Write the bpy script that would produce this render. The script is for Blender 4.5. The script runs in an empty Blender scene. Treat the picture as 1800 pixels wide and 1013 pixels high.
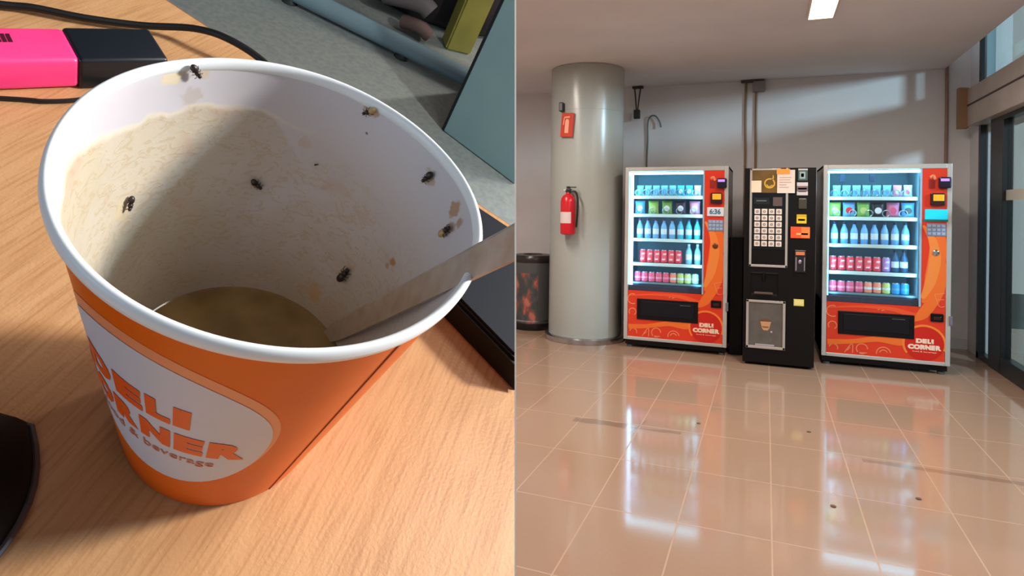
import bpy, bmesh, math, random
from mathutils import Vector, Matrix
random.seed(7)
sc = bpy.context.scene
COL = sc.collection
PI = math.pi

# ---------------------------------------------------------------- camera, world, exposure
F, PX, PY, ROLL = 1100.0, 900.0, 369.0, 0.013       # 1800x1013 frame
YAW = math.atan(447/1100.0); EYE = 1.39
cd = bpy.data.cameras.new('camera'); cam = bpy.data.objects.new('camera', cd); COL.objects.link(cam)
cd.sensor_fit = 'HORIZONTAL'; cd.sensor_width = 36; cd.lens = 36*F/1800
cr, sr = math.cos(ROLL), math.sin(ROLL)
cd.shift_x = -(PX-900)/1800; cd.shift_y = (PY-506.5)/1800
cd.clip_start = 0.01; cd.clip_end = 100
cam.matrix_world = Matrix.Translation((0, 0, EYE)) @ Matrix.Rotation(YAW, 4, 'Z') @ Matrix.Rotation(PI/2, 4, 'X') @ Matrix.Rotation(ROLL, 4, 'Z')
sc.camera = cam
sc.view_settings.view_transform = 'Standard'; sc.view_settings.look = 'None'
sc.view_settings.gamma = 1; sc.view_settings.use_curve_mapping = False
sc.view_settings.exposure = -0.25
W = bpy.data.worlds.new('world'); sc.world = W; W.use_nodes = True
W.node_tree.nodes['Background'].inputs[0].default_value = (0.50, 0.53, 0.56, 1)
W.node_tree.nodes['Background'].inputs[1].default_value = 1.1

def cam2w(p):      # level camera frame (right, down, forward) -> world
    f = Vector((-math.sin(YAW), math.cos(YAW), 0)); r = Vector((math.cos(YAW), math.sin(YAW), 0))
    return p[0]*r + p[2]*f + Vector((0, 0, -p[1]))
EYEV = Vector((0, 0, EYE))
# pose of the desk with the cup: origin under the cup, Z along the cup's axis
CB = cam2w((-0.0803801, 0.05934221, 0.17601468)) + EYEV
DX, DY, DZ = cam2w((0.91236606, 0.31431976, 0.2622809)), cam2w((0, -0.64068561, 0.76780333)), cam2w((0.40937535, -0.7005177, -0.5845398))
DESK = Matrix(((DX.x, DY.x, DZ.x, CB.x), (DX.y, DY.y, DZ.y, CB.y), (DX.z, DY.z, DZ.z, CB.z), (0, 0, 0, 1)))

def area(name, loc, target, size, power, color, size_y=None, spread=None):
    l = bpy.data.lights.new(name, 'AREA'); l.energy = power; l.color = color
    l.shape = 'RECTANGLE' if size_y else 'SQUARE'; l.size = size
    if size_y: l.size_y = size_y
    if spread: l.spread = spread
    o = bpy.data.objects.new(name, l); COL.objects.link(o); o.location = loc
    o.rotation_euler = (Vector(target)-Vector(loc)).to_track_quat('-Z', 'Y').to_euler()
    return o
WARM = (1.0, 0.90, 0.80); COOL = (0.62, 0.80, 1.0)
CEIL = 2.93
for i, (lx, ly, p) in enumerate(((0.37, 4.75, 50), (1.0, 2.5, 60), (-2.4, 4.6, 62), (-2.6, 2.6, 52))):
    area('hall_lamp_light', (lx, ly, CEIL-0.05), (lx, ly, 0), 0.17, p, WARM, 1.15)
area('upper_window_light', (6.0, 3.2, 3.45), (0.2, 7.8, 2.6), 0.5, 560, COOL)
# lights over the desk: a ceiling lamp behind on the right, a window on the left front
area('desk_lamp_light', DESK @ Vector((1.0, 0.40, 0.68)), CB, 0.14, 25.0, (1.0, 0.95, 0.87))
area('desk_glare_light', DESK @ Vector((0.53, 0.395, 1.03)), CB, 0.30, 4.2, (1.0, 0.96, 0.92))
area('desk_window_light', DESK @ Vector((-0.9, -0.6, 0.30)), CB, 0.5, 3.6, (0.40, 0.70, 1.0))

# ---------------------------------------------------------------- helpers
def lin(c):
    return tuple((v/12.92 if v <= .04045 else ((v+.055)/1.055)**2.4) for v in (x/255 for x in c)) + (1,)
MATS = {}
def mat(name, rgb, rough=.5, metal=0, emit=0, spec=.5, ecol=None, coat=0):
    if name in MATS: return MATS[name]
    m = bpy.data.materials.new(name); m.use_nodes = True; MATS[name] = m
    b = m.node_tree.nodes['Principled BSDF']
    b.inputs['Base Color'].default_value = lin(rgb); b.inputs['Roughness'].default_value = rough
    b.inputs['Metallic'].default_value = metal; b.inputs['Specular IOR Level'].default_value = spec
    b.inputs['Coat Weight'].default_value = coat
    if emit:
        b.inputs['Emission Color'].default_value = lin(ecol or rgb); b.inputs['Emission Strength'].default_value = emit
    return m
def noisy(name, rgb1, rgb2, scale=20, rough=.5, detail=4, stretch=(1, 1, 1), rot=0, lo=.35, hi=.65, spec=.5, bump=0, metal=0):
    m = mat(name, rgb1, rough, metal, spec=spec); nt = m.node_tree; N = nt.nodes; b = N['Principled BSDF']
    tc = N.new('ShaderNodeTexCoord'); mp = N.new('ShaderNodeMapping'); no = N.new('ShaderNodeTexNoise'); r = N.new('ShaderNodeValToRGB')
    mp.inputs['Scale'].default_value = stretch; mp.inputs['Rotation'].default_value = (0, 0, rot)
    no.inputs['Scale'].default_value = scale; no.inputs['Detail'].default_value = detail
    r.color_ramp.elements[0].position = lo; r.color_ramp.elements[1].position = hi
    r.color_ramp.elements[0].color = lin(rgb1); r.color_ramp.elements[1].color = lin(rgb2)
    L = nt.links; L.new(tc.outputs['Object'], mp.inputs[0]); L.new(mp.outputs[0], no.inputs[0]); L.new(no.outputs[0], r.inputs[0]); L.new(r.outputs[0], b.inputs['Base Color'])
    if bump:
        bp = N.new('ShaderNodeBump'); bp.inputs['Strength'].default_value = bump; bp.inputs['Distance'].default_value = .001
        L.new(no.outputs[0], bp.inputs['Height']); L.new(bp.outputs[0], b.inputs['Normal'])
    return m
def math_n(nt, op, a, b=None, c=None):
    n = nt.nodes.new('ShaderNodeMath'); n.operation = op
    for i, v in enumerate((a, b, c)):
        if v is None: continue
        if isinstance(v, (int, float)): n.inputs[i].default_value = v
        else: nt.links.new(v, n.inputs[i])
    return n.outputs[0]
def mixc(nt, fac, a, b):
    n = nt.nodes.new('ShaderNodeMix'); n.data_type = 'RGBA'
    for i, v in ((0, fac), (6, a), (7, b)):
        if isinstance(v, (int, float)): n.inputs[i].default_value = v
        elif isinstance(v, tuple): n.inputs[i].default_value = v
        else: nt.links.new(v, n.inputs[i])
    return n.outputs[2]

def BM(): return bmesh.new()
def box(bm, x0, x1, y0, y1, z0, z1, bev=0, seg=2):
    vs = bmesh.ops.create_cube(bm, size=1, matrix=Matrix.Translation(((x0+x1)/2, (y0+y1)/2, (z0+z1)/2)) @ Matrix.Diagonal((x1-x0, y1-y0, z1-z0, 1)))['verts']
    if bev:
        es = list({e for v in vs for e in v.link_edges})
        bmesh.ops.bevel(bm, geom=es, offset=bev, segments=seg, affect='EDGES', profile=.5)
    return bm
def lathe(bm, prof, n=48, cx=0, cy=0, caps=True):
    rings = []
    for r, z in prof:
        rings.append([bm.verts.new((cx+r*math.cos(2*PI*i/n), cy+r*math.sin(2*PI*i/n), z)) for i in range(n)])
    for a, b in zip(rings, rings[1:]):
        for i in range(n): bm.faces.new((a[i], a[(i+1) % n], b[(i+1) % n], b[i]))
    if caps:
        bm.faces.new(rings[0][::-1]); bm.faces.new(rings[-1])
    return bm
def tube(bm, pts, r, n=8, radii=None):
    pts = [Vector(p) for p in pts]; rings = []; up = None
    for i, p in enumerate(pts):
        t = (pts[min(i+1, len(pts)-1)]-pts[max(i-1, 0)]).normalized()
        if up is None: up = t.orthogonal().normalized()
        up = (up - t*up.dot(t)).normalized(); s = t.cross(up)
        rr = radii[i] if radii else r
        rings.append([bm.verts.new(p+rr*(math.cos(2*PI*k/n)*up+math.sin(2*PI*k/n)*s)) for k in range(n)])
    for a, b in zip(rings, rings[1:]):
        for k in range(n): bm.faces.new((a[k], a[(k+1) % n], b[(k+1) % n], b[k]))
    bm.faces.new(rings[0][::-1]); bm.faces.new(rings[-1]); return bm
def smooth_pts(pts, k=8):
    pts = [Vector(p) for p in pts]; out = []
    for i in range(len(pts)-1):
        p0, p1, p2, p3 = pts[max(i-1, 0)], pts[i], pts[i+1], pts[min(i+2, len(pts)-1)]
        for j in range(k):
            t = j/k; out.append(.5*((2*p1)+(p2-p0)*t+(2*p0-5*p1+4*p2-p3)*t*t+(3*p1-p0-3*p2+p3)*t**3))
    out.append(pts[-1]); return out
def prism(bm, poly, z0, z1, bev=0):
    b = [bm.verts.new((x, y, z0)) for x, y in poly]; t = [bm.verts.new((x, y, z1)) for x, y in poly]; n = len(poly)
    bm.faces.new(b[::-1]); bm.faces.new(t)
    for i in range(n): bm.faces.new((b[i], b[(i+1) % n], t[(i+1) % n], t[i]))
    if bev: bmesh.ops.bevel(bm, geom=[e for e in bm.edges], offset=bev, segments=2, affect='EDGES')
    return bm
def plate(bm, poly, y0, y1):      # polygon in XZ, thickness in Y
    a = [bm.verts.new((x, y0, z)) for x, z in poly]; b = [bm.verts.new((x, y1, z)) for x, z in poly]; n = len(poly)
    bm.faces.new(a); bm.faces.new(b[::-1])
    for i in range(n): bm.faces.new((a[i], b[i], b[(i+1) % n], a[(i+1) % n]))
    return bm
def ribbon(bm, pts, widths, y0, y1):   # flat curved band in XZ
    P = smooth_pts([(x, 0, z) for x, z in pts], 6); n = len(P); L, Rr = [], []
    for i, p in enumerate(P):
        t = (P[min(i+1, n-1)]-P[max(i-1, 0)]).normalized(); nn = Vector((-t.z, 0, t.x))
        u = i/(n-1)*(len(widths)-1); k = min(int(u), len(widths)-2); w = widths[k]+(widths[k+1]-widths[k])*(u-k)
        L.append(p+nn*w/2); Rr.append(p-nn*w/2)
    V = [[bm.verts.new((q.x, yy, q.z)) for q in S] for S in (L, Rr) for yy in (y0, y1)]
    for i in range(n-1):
        bm.faces.new((V[0][i], V[0][i+1], V[2][i+1], V[2][i])); bm.faces.new((V[1][i+1], V[1][i], V[3][i], V[3][i+1]))
        bm.faces.new((V[0][i+1], V[0][i], V[1][i], V[1][i+1])); bm.faces.new((V[2][i], V[2][i+1], V[3][i+1], V[3][i]))
    return bm
def annulus(bm, cx, cz, r0, r1, y0, y1, n=40, a0=0, a1=2*PI):
    pts = [(cx+(r0+r1)/2*math.cos(a0+(a1-a0)*i/n), cz+(r0+r1)/2*math.sin(a0+(a1-a0)*i/n)) for i in range(n+1)]
    return ribbon(bm, pts, [r1-r0, r1-r0], y0, y1)
def disc(cx, cz, r, n=40, sx=1): return [(cx+r*sx*math.cos(2*PI*i/n), cz+r*math.sin(2*PI*i/n)) for i in range(n)]
def ball(bm, c, r, rot=None, seg=16):
    m = Matrix.Translation(c)
    if rot is not None: m = m @ rot
    bmesh.ops.create_uvsphere(bm, u_segments=seg, v_segments=max(6, seg//2), radius=1, matrix=m @ Matrix.Diagonal((*r, 1)) if not isinstance(r, (int, float)) else m @ Matrix.Scale(r, 4))
    return bm
def obj(name, bm, m, parent=None, smooth=False, mw=None):
    if isinstance(bm, bpy.types.Mesh): me = bm
    else:
        bmesh.ops.recalc_face_normals(bm, faces=bm.faces[:])
        me = bpy.data.meshes.new(name); bm.to_mesh(me); bm.free()
    if m: me.materials.clear(); me.materials.append(m)
    o = bpy.data.objects.new(name, me); COL.objects.link(o)
    if smooth:
        me.polygons.foreach_set('use_smooth', [True]*len(me.polygons)); me.set_sharp_from_angle(angle=math.radians(40))
    if parent: o.parent = parent
    elif mw is not None: o.matrix_world = mw
    return o
def tag(o, label, cat, group=None):
    o['label'] = label; o['category'] = cat
    if group: o['group'] = group
    return o
def struct(name, bm, m, parent=None, **k):
    o = obj(name, bm, m, parent, **k)
    if not parent: o['kind'] = 'structure'
    return o
def thing(name, label, cat, loc=(0, 0, 0), group=None, mw=None):
    o = bpy.data.objects.new(name, None); COL.objects.link(o); o.empty_display_size = .05
    if mw is not None: o.matrix_world = mw
    else: o.location = loc
    return tag(o, label, cat, group)
def text_bm(s, x0, x1, z0, z1, bold=.02, shear=0, y=0, thick=.0006):
    c = bpy.data.curves.new('lettering', 'FONT'); c.body = s; c.offset = bold; c.extrude = .01; c.shear = shear; c.resolution_u = 3
    o = bpy.data.objects.new('lettering_tmp', c); COL.objects.link(o); bpy.context.view_layer.update()
    me = bpy.data.meshes.new_from_object(o.evaluated_get(bpy.context.evaluated_depsgraph_get()))
    bpy.data.objects.remove(o); bm = BM(); bm.from_mesh(me); bpy.data.meshes.remove(me)
    xs = [v.co.x for v in bm.verts]; ys = [v.co.y for v in bm.verts]; ax, bx, ay, by = min(xs), max(xs), min(ys), max(ys)
    for v in bm.verts:
        X = x0+(v.co.x-ax)/(bx-ax)*(x1-x0); Z = z0+(v.co.y-ay)/(by-ay)*(z1-z0)
        v.co = Vector((X, y-(thick if v.co.z > 0 else 0), Z))
    return bm
def merge(dst, src):
    me = bpy.data.meshes.new('tmp'); src.to_mesh(me); src.free(); dst.from_mesh(me); bpy.data.meshes.remove(me); return dst

# ================================================================ THE HALL: SETTING
# floor: polished rectangular tiles, grout lines, scuff marks
m = mat('floor_tiles', (190, 152, 124), .13, spec=.42); nt = m.node_tree; b = nt.nodes['Principled BSDF']
tc = nt.nodes.new('ShaderNodeTexCoord'); sp = nt.nodes.new('ShaderNodeSeparateXYZ'); nt.links.new(tc.outputs['Object'], sp.inputs[0])
fx = math_n(nt, 'ABSOLUTE', math_n(nt, 'SUBTRACT', math_n(nt, 'FRACT', math_n(nt, 'DIVIDE', math_n(nt, 'ADD', sp.outputs[0], 39-.039+.195), .39)), .5))
fy = math_n(nt, 'ABSOLUTE', math_n(nt, 'SUBTRACT', math_n(nt, 'FRACT', math_n(nt, 'DIVIDE', math_n(nt, 'ADD', sp.outputs[1], 60.5-2.88+.3025), .605)), .5))
gx = math_n(nt, 'LESS_THAN', fx, .0085); gy = math_n(nt, 'LESS_THAN', fy, .0055); grout = math_n(nt, 'MAXIMUM', gx, gy)
no = nt.nodes.new('ShaderNodeTexNoise'); no.inputs['Scale'].default_value = 1.3; no.inputs['Detail'].default_value = 5
nt.links.new(tc.outputs['Object'], no.inputs[0])
n2 = nt.nodes.new('ShaderNodeTexNoise'); n2.inputs['Scale'].default_value = 60; nt.links.new(tc.outputs['Object'], n2.inputs[0])
base = mixc(nt, no.outputs[0], lin((170, 134, 108)), lin((164, 138, 120)))
base = mixc(nt, math_n(nt, 'MULTIPLY', n2.outputs[0], .25), base, lin((146, 112, 92)))
base = mixc(nt, math_n(nt, 'MULTIPLY', grout, .36), base, lin((212, 176, 146)))
sn = nt.nodes.new('ShaderNodeTexNoise'); sn.inputs['Scale'].default_value = 9; sn.inputs['Detail'].default_value = 6; nt.links.new(tc.outputs['Object'], sn.inputs[0])
def scuff(base, x0, x1, y, slope, w, amt):
    yy = math_n(nt, 'ABSOLUTE', math_n(nt, 'SUBTRACT', math_n(nt, 'SUBTRACT', sp.outputs[1], y), math_n(nt, 'MULTIPLY', math_n(nt, 'SUBTRACT', sp.outputs[0], x0), slope)))
    inb = math_n(nt, 'MULTIPLY', math_n(nt, 'GREATER_THAN', sp.outputs[0], x0), math_n(nt, 'LESS_THAN', sp.outputs[0], x1))
    s = math_n(nt, 'MULTIPLY', inb, math_n(nt, 'LESS_THAN', yy, math_n(nt, 'MULTIPLY', sn.outputs[0], w)))
    return mixc(nt, math_n(nt, 'MULTIPLY', s, amt), base, lin((110, 80, 62)))
base = scuff(base, -1.17, -.82, 4.03, .03, .09, .55)
base = scuff(base, -.80, -.48, 4.02, .08, .04, .45)
base = scuff(base, .52, 1.35, 4.03, -.02, .05, .45)
base = scuff(base, -.78, -.72, 3.9, 4.8, .06, .4)
nt.links.new(base, b.inputs['Base Color'])
rn = math_n(nt, 'ADD', math_n(nt, 'MULTIPLY', no.outputs[0], .08), .05); rn = math_n(nt, 'ADD', rn, math_n(nt, 'MULTIPLY', grout, .3)); nt.links.new(rn, b.inputs['Roughness'])
struct('floor', box(BM(), -5, 6, -3.5, 9.5, -.1, 0), m)
M_ceil = noisy('ceiling_plaster', (232, 228, 228), (222, 218, 218), 1.2, .75)
struct('ceiling', box(BM(), -5, 1.72, -3.5, 7.8, CEIL, CEIL+.12), M_ceil)
M_wall = noisy('wall_plaster', (224, 220, 220), (216, 212, 212), 2, .8)
struct('wall_back', box(BM(), -5, 2.2, 7.8, 7.95, 0, 3.75), M_wall)
struct('wall_left', box(BM(), -5.1, -5, -3.5, 7.95, 0, CEIL), M_wall)
struct('wall_right', box(BM(), 1.95, 2.2, 7.46, 7.8, 0, 3.75), M_wall)
struct('baseboard_back', box(BM(), -4.9, 1.94, 7.785, 7.8, .0, .11, .002), mat('white_skirting', (205, 205, 210), .5))
struct('trim_1', box(BM(), 1.60, 2.3, -3.5, 7.8, 3.62, 3.75), mat('black_frame', (16, 17, 20), .35))
# glazed wall on the right
M_black = MATS['black_frame']
def glass_mat(name, tint, refl=.12, dens=.8):
    m = bpy.data.materials.new(name); m.use_nodes = True; nt = m.node_tree; nt.nodes.clear()
    o = nt.nodes.new('ShaderNodeOutputMaterial'); t = nt.nodes.new('ShaderNodeBsdfTransparent'); g = nt.nodes.new('ShaderNodeBsdfGlossy')
    f = nt.nodes.new('ShaderNodeLayerWeight'); mx = nt.nodes.new('ShaderNodeMixShader')
    t.inputs[0].default_value = tint; g.inputs['Roughness'].default_value = .03
    nt.links.new(math_n(nt, 'ADD', math_n(nt, 'MULTIPLY', math_n(nt, 'POWER', f.outputs[1], 4.0), .5), .03), mx.inputs[0]); nt.links.new(t.outputs[0], mx.inputs[1]); nt.links.new(g.outputs[0], mx.inputs[2]); nt.links.new(mx.outputs[0], o.inputs[0])
    MATS[name] = m; return m
M_pane = glass_mat('window_glass', (.78, .86, .84, 1)); M_vglass = glass_mat('vending_glass', (.97, .99, 1, 1))
w1 = struct('window_1', box(box(box(BM(), 1.93, 2.0, 7.38, 7.45, 2.66, 3.62), 1.93, 2.0, -1, 7.45, 3.52, 3.62), 1.93, 2.0, -1, 7.4, 2.62, 2.68), M_black)
struct('window_pane', box(BM(), 1.96, 1.97, -1, 7.38, 2.68, 3.52), M_pane, w1)
struct('mullion', box(box(BM(), 1.93, 2.0, 7.22, 7.28, 2.66, 3.55), 1.93, 2.0, 5.2, 5.26, 2.66, 3.55), mat('grey_mullion', (120, 140, 145), .5), w1)
w2 = struct('window_2', box(box(BM(), 1.93, 1.99, 7.38, 7.44, 0, 2.66), 1.93, 1.99, 7.05, 7.44, 0, .06), M_black)
struct('window_pane', box(BM(), 1.955, 1.965, 7.04, 7.38, .06, 2.62), M_pane, w2)
d1 = struct('door_1', box(box(box(BM(), 1.92, 2.0, 6.72, 7.05, 0, 2.36, .004), 1.92, 2.0, 3.2, 6.74, 2.24, 2.36, .004), 1.92, 2.0, 3.2, 6.74, 0, .15, .004), M_black)
struct('window_pane', box(BM(), 1.955, 1.965, 3.2, 6.72, .15, 2.24), M_pane, d1)
struct('safety_strip', box(BM(), 1.948, 1.954, 3.2, 6.73, 1.53, 1.62), mat('frosted_strip', (200, 195, 180), .6), d1)
# beam over the door, with its end plate
t2 = struct('trim_2', box(BM(), 1.84, 2.25, 2.0, 7.50, 2.28, 2.65, .004), noisy('beam_paint', (178, 165, 155), (165, 152, 142), 3, .45))
struct('beam_groove', box(BM(), 1.834, 1.842, 2.0, 7.49, 2.475, 2.49), mat('dark_groove', (70, 55, 50), .7), t2)
struct('end_plate', box(BM(), 1.765, 1.85, 7.46, 7.54, 2.26, 2.67, .004), mat('brass_brown', (140, 105, 75), .5), t2)
# the street side seen through the glass: pavement and a far wall
tag(obj('street_pavement', box(BM(), 2.25, 9, -4, 14, -.12, -.02), noisy('pavement', (64, 72, 70), (80, 88, 84), 5, .8)), 'dim grey paving outside beyond the glass door', 'pavement')
fw = thing('outside_building', 'dim teal-grey building seen through the glass right of the vending machines', 'building', (6.5, 5, 0))
obj('wall', box(BM(), 0, .3, -6, 10, 0, 6), noisy('teal_render', (66, 90, 88), (84, 108, 104), .8, .8), fw)
for k in range(5):
    obj('window', box(BM(), -.03, .01, -3.2+k*2.3, -2.0+k*2.3, 1.0, 3.0, .01), mat('dark_glass', (48, 68, 72), .2), fw)

# round pillar
pl = thing('round_pillar', 'tall round off-white pillar standing left of the vending machines', 'pillar', (-1.835, 6.68, 0))
obj('shaft', lathe(BM(), [(.395, .03), (.395, 2.45), (.397, 2.452), (.397, 2.925)], 96), noisy('pillar_paint', (170, 173, 168), (163, 166, 161), 1.5, .26, spec=.5), pl, True)
obj('base_ring', lathe(BM(), [(.435, .002), (.435, .05), (.41, .062), (.396, .062)], 96), mat('brushed_steel', (190, 190, 192), .22, 1), pl, True)
# lamps on the ceiling
def ceiling_lamp(x, y, label):
    t = thing('ceiling_lamp', label, 'ceiling lamp', (x, y, CEIL), 'ceiling lamps of the hall')
    obj('diffuser', box(BM(), -.085, .085, -.6, .6, -.028, -.006, .004), mat('lamp_glow', (255, 232, 190), .5, emit=9), t)
    obj('frame', box(box(box(box(BM(), -.10, -.085, -.615, .615, -.03, 0), .085, .10, -.615, .615, -.03, 0), -.085, .085, -.615, -.6, -.03, 0), -.085, .085, .6, .615, -.03, 0), mat('lamp_frame', (215, 205, 195), .5), t)
ceiling_lamp(.37, 4.78, 'bright warm rectangular lamp in the ceiling at the top of the picture')

# ---------------------------------------------------------------- things on walls
t = thing('wall_bracket', 'dark metal bracket hanging from the ceiling beside the pillar', 'bracket', (-1.48, 7.7, CEIL))
obj('top_plate', box(BM(), -.065, .065, -.03, .03, -.03, -.001, .004), mat('dark_iron', (48, 46, 36), .6), t)
obj('hanger', tube(tube(BM(), [(-.04, 0, -.02), (-.025, 0, -.16), (-.015, 0, -.30)], .008), [(.035, 0, -.02), (.015, 0, -.16), (.0, 0, -.30)], .008), MATS['dark_iron'], t, True)
obj('clamp', box(BM(), -.045, .03, -.03, .03, -.40, -.29, .01), MATS['dark_iron'], t)
M_cablebrown = mat('brown_conduit', (140, 112, 84), .5)
tag(obj('wall_cable', tube(BM(), smooth_pts([(-1.375, 7.79, 1.2), (-1.375, 7.785, 1.95), (-1.365, 7.78, 2.25), (-1.366, 7.775, 2.48), (-1.33, 7.76, 2.56), (-1.27, 7.75, 2.56), (-1.22, 7.75, 2.49), (-1.20, 7.74, 2.42)]), .009), mat('grey_cable', (110, 112, 105), .6), smooth=True), 'thin grey cable curling off the wall above the left vending machine', 'cable')
for px_, lab in ((-.236, 'left of two thin conduits behind the coffee machine'), (-.123, 'right of two thin conduits, running down from the junction box')):
    t = tag(obj('wall_conduit', tube(BM(), [(px_, 7.785, .12), (px_, 7.785, 2.925 if px_ < -.2 else 2.8)], .013, 10), M_cablebrown, smooth=True), lab, 'conduit')
t = thing('junction_box', 'small grey junction box under the ceiling above the coffee machine', 'junction box', (-.10, 7.76, 2.79))
obj('body', box(BM(), -.06, .07, -.04, .03, 0, .135, .008), mat('grey_plastic', (140, 132, 125), .5), t)
obj('cover_plate', box(BM(), -.19, .06, -.045, .035, .115, .138, .003), mat('brown_plate', (85, 65, 50), .6), t)
tag(obj('wall_conduit', tube(BM(), [(1.735, 7.775, .12), (1.735, 7.775, 3.6)], .016, 10), mat('pink_conduit', (150, 118, 105), .5), smooth=True), 'thin conduit in the corner above the right vending machine', 'conduit')

# fire extinguisher on the pillar
t = thing('fire_extinguisher', 'red fire extinguisher with a white label hanging on the pillar', 'fire extinguisher', (-1.90, 6.215, 1.14))
obj('cylinder', lathe(BM(), [(.055, 0), (.075, .012), (.078, .03), (.078, .34), (.07, .38), (.045, .41), (.025, .42), (.022, .44)], 36), mat('extinguisher_red', (205, 28, 40), .25), t, True)
lb = BM(); n = 14
for zz in (.12, .235):
    for i in range(n+1):
        a = math.radians(-160+110*i/n); lb.verts.new((.0795*math.cos(a), .0795*math.sin(a), zz))
lb.verts.ensure_lookup_table()
for i in range(n): lb.faces.new([lb.verts[k] for k in (i, i+1, i+n+2, i+n+1)])
obj('paper_label', lb, mat('label_white', (225, 205, 205), .5), t)
obj('valve', box(box(BM(), -.02, .03, -.02, .02, .43, .475, .004), -.01, .02, -.015, .015, .47, .5), mat('black_plastic', (18, 20, 20), .4), t)
obj('lever', box(BM(), -.02, .085, -.01, .01, .485, .497, .002), mat('dark_green_metal', (30, 45, 32), .4), t)
obj('handle', box(BM(), -.03, .08, -.01, .01, .445, .457, .002), MATS['dark_green_metal'], t)
obj('hose', tube(BM(), smooth_pts([(.03, 0, .455), (.08, 0, .44), (.105, -.01, .36), (.105, -.02, .22), (.095, -.02, .08)]), .011), MATS['black_plastic'], t, True)
obj('gauge', lathe(BM(), [(.014, .455), (.014, .47)], 16, -.03, -.02), mat('gauge_white', (210, 210, 205), .4), t)
obj('mounting_bracket', box(BM(), -.03, .03, .06, .125, .2, .4, .004), MATS['black_plastic'], t)
# sign and small device above
sm = Matrix.Translation((-1.94, 6.272, 2.285)) @ Matrix.Rotation(math.radians(-15), 4, 'Z') @ Matrix.Rotation(math.radians(5), 4, 'Y')
t = thing('extinguisher_sign', 'red fire extinguisher sign fixed high on the pillar', 'sign', mw=sm)
obj('panel', box(BM(), -.072, .072, -.006, .02, -.125, .125, .003), mat('sign_red', (200, 62, 40), .45), t)
g = BM(); plate(g, [(-.02, -.085), (.025, -.085), (.025, .04), (.012, .06), (-.008, .06), (-.02, .04)], -.009, -.0055); plate(g, [(-.035, .07), (.03, .075), (.03, .09), (-.035, .085)], -.009, -.0055); plate(g, [(-.045, .0), (-.035, .0), (-.030, .075), (-.04, .075)], -.009, -.0055)
obj('pictogram', g, mat('sign_white', (240, 170, 140), .5), t)
tag(obj('alarm_sounder', box(BM(), -2.03, -1.985, 6.26, 6.34, 2.43, 2.525, .008), MATS['black_plastic']), 'small black box on the pillar just above the red sign', 'alarm box')

# waste bin, left
t = thing('waste_bin', 'round waste bin with black rims and a printed wrap left of the pillar', 'waste bin', (-2.56, 6.98, 0))
obj('base_rim', lathe(BM(), [(.235, .001), (.245, .02), (.245, .075), (.235, .085)], 64), mat('black_rim', (22, 20, 22), .3), t, True)
m = mat('printed_wrap', (92, 88, 86), .35); nt = m.node_tree; b = nt.nodes['Principled BSDF']
tc = nt.nodes.new('ShaderNodeTexCoord'); no = nt.nodes.new('ShaderNodeTexNoise'); no.inputs['Scale'].default_value = 9; no.inputs['Detail'].default_value = 5
cr_ = nt.nodes.new('ShaderNodeValToRGB'); cr_.color_ramp.elements[0].position = .42; cr_.color_ramp.elements[0].color = lin((70, 72, 74)); cr_.color_ramp.elements[1].position = .68; cr_.color_ramp.elements[1].color = lin((215, 110, 62))
for pos, c in ((.50, (86, 86, 84)), (.56, (160, 80, 62)), (.61, (190, 120, 110))):
    e = cr_.color_ramp.elements.new(pos); e.color = lin(c)
mp = nt.nodes.new('ShaderNodeMapping'); mp.inputs['Scale'].default_value = (1, 1, .55)
sp = nt.nodes.new('ShaderNodeSeparateXYZ'); nt.links.new(tc.outputs['Object'], sp.inputs[0])
nt.links.new(tc.outputs['Object'], mp.inputs[0]); nt.links.new(mp.outputs[0], no.inputs[0])
msk = math_n(nt, 'MULTIPLY', math_n(nt, 'LESS_THAN', math_n(nt, 'ABSOLUTE', math_n(nt, 'SUBTRACT', sp.outputs[0], -.0)), .14), math_n(nt, 'LESS_THAN', sp.outputs[2], .66))
nt.links.new(no.outputs[0], cr_.inputs[0]); nt.links.new(mixc(nt, msk, lin((84, 84, 84)), cr_.outputs[0]), b.inputs['Base Color'])
obj('body', lathe(BM(), [(.238, .08), (.238, .80)], 64), m, t, True)
obj('lid', lathe(BM(), [(.246, .785), (.25, .80), (.25, .835), (.235, .86), (.20, .868), (.12, .868), (.115, .83)], 64), mat('dark_brown_rim', (44, 34, 32), .3), t, True)
obj('rim_band', lathe(BM(), [(.2395, .10), (.2395, .115)], 64), mat('chrome_band', (190, 190, 200), .15, 1), t, True)

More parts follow.
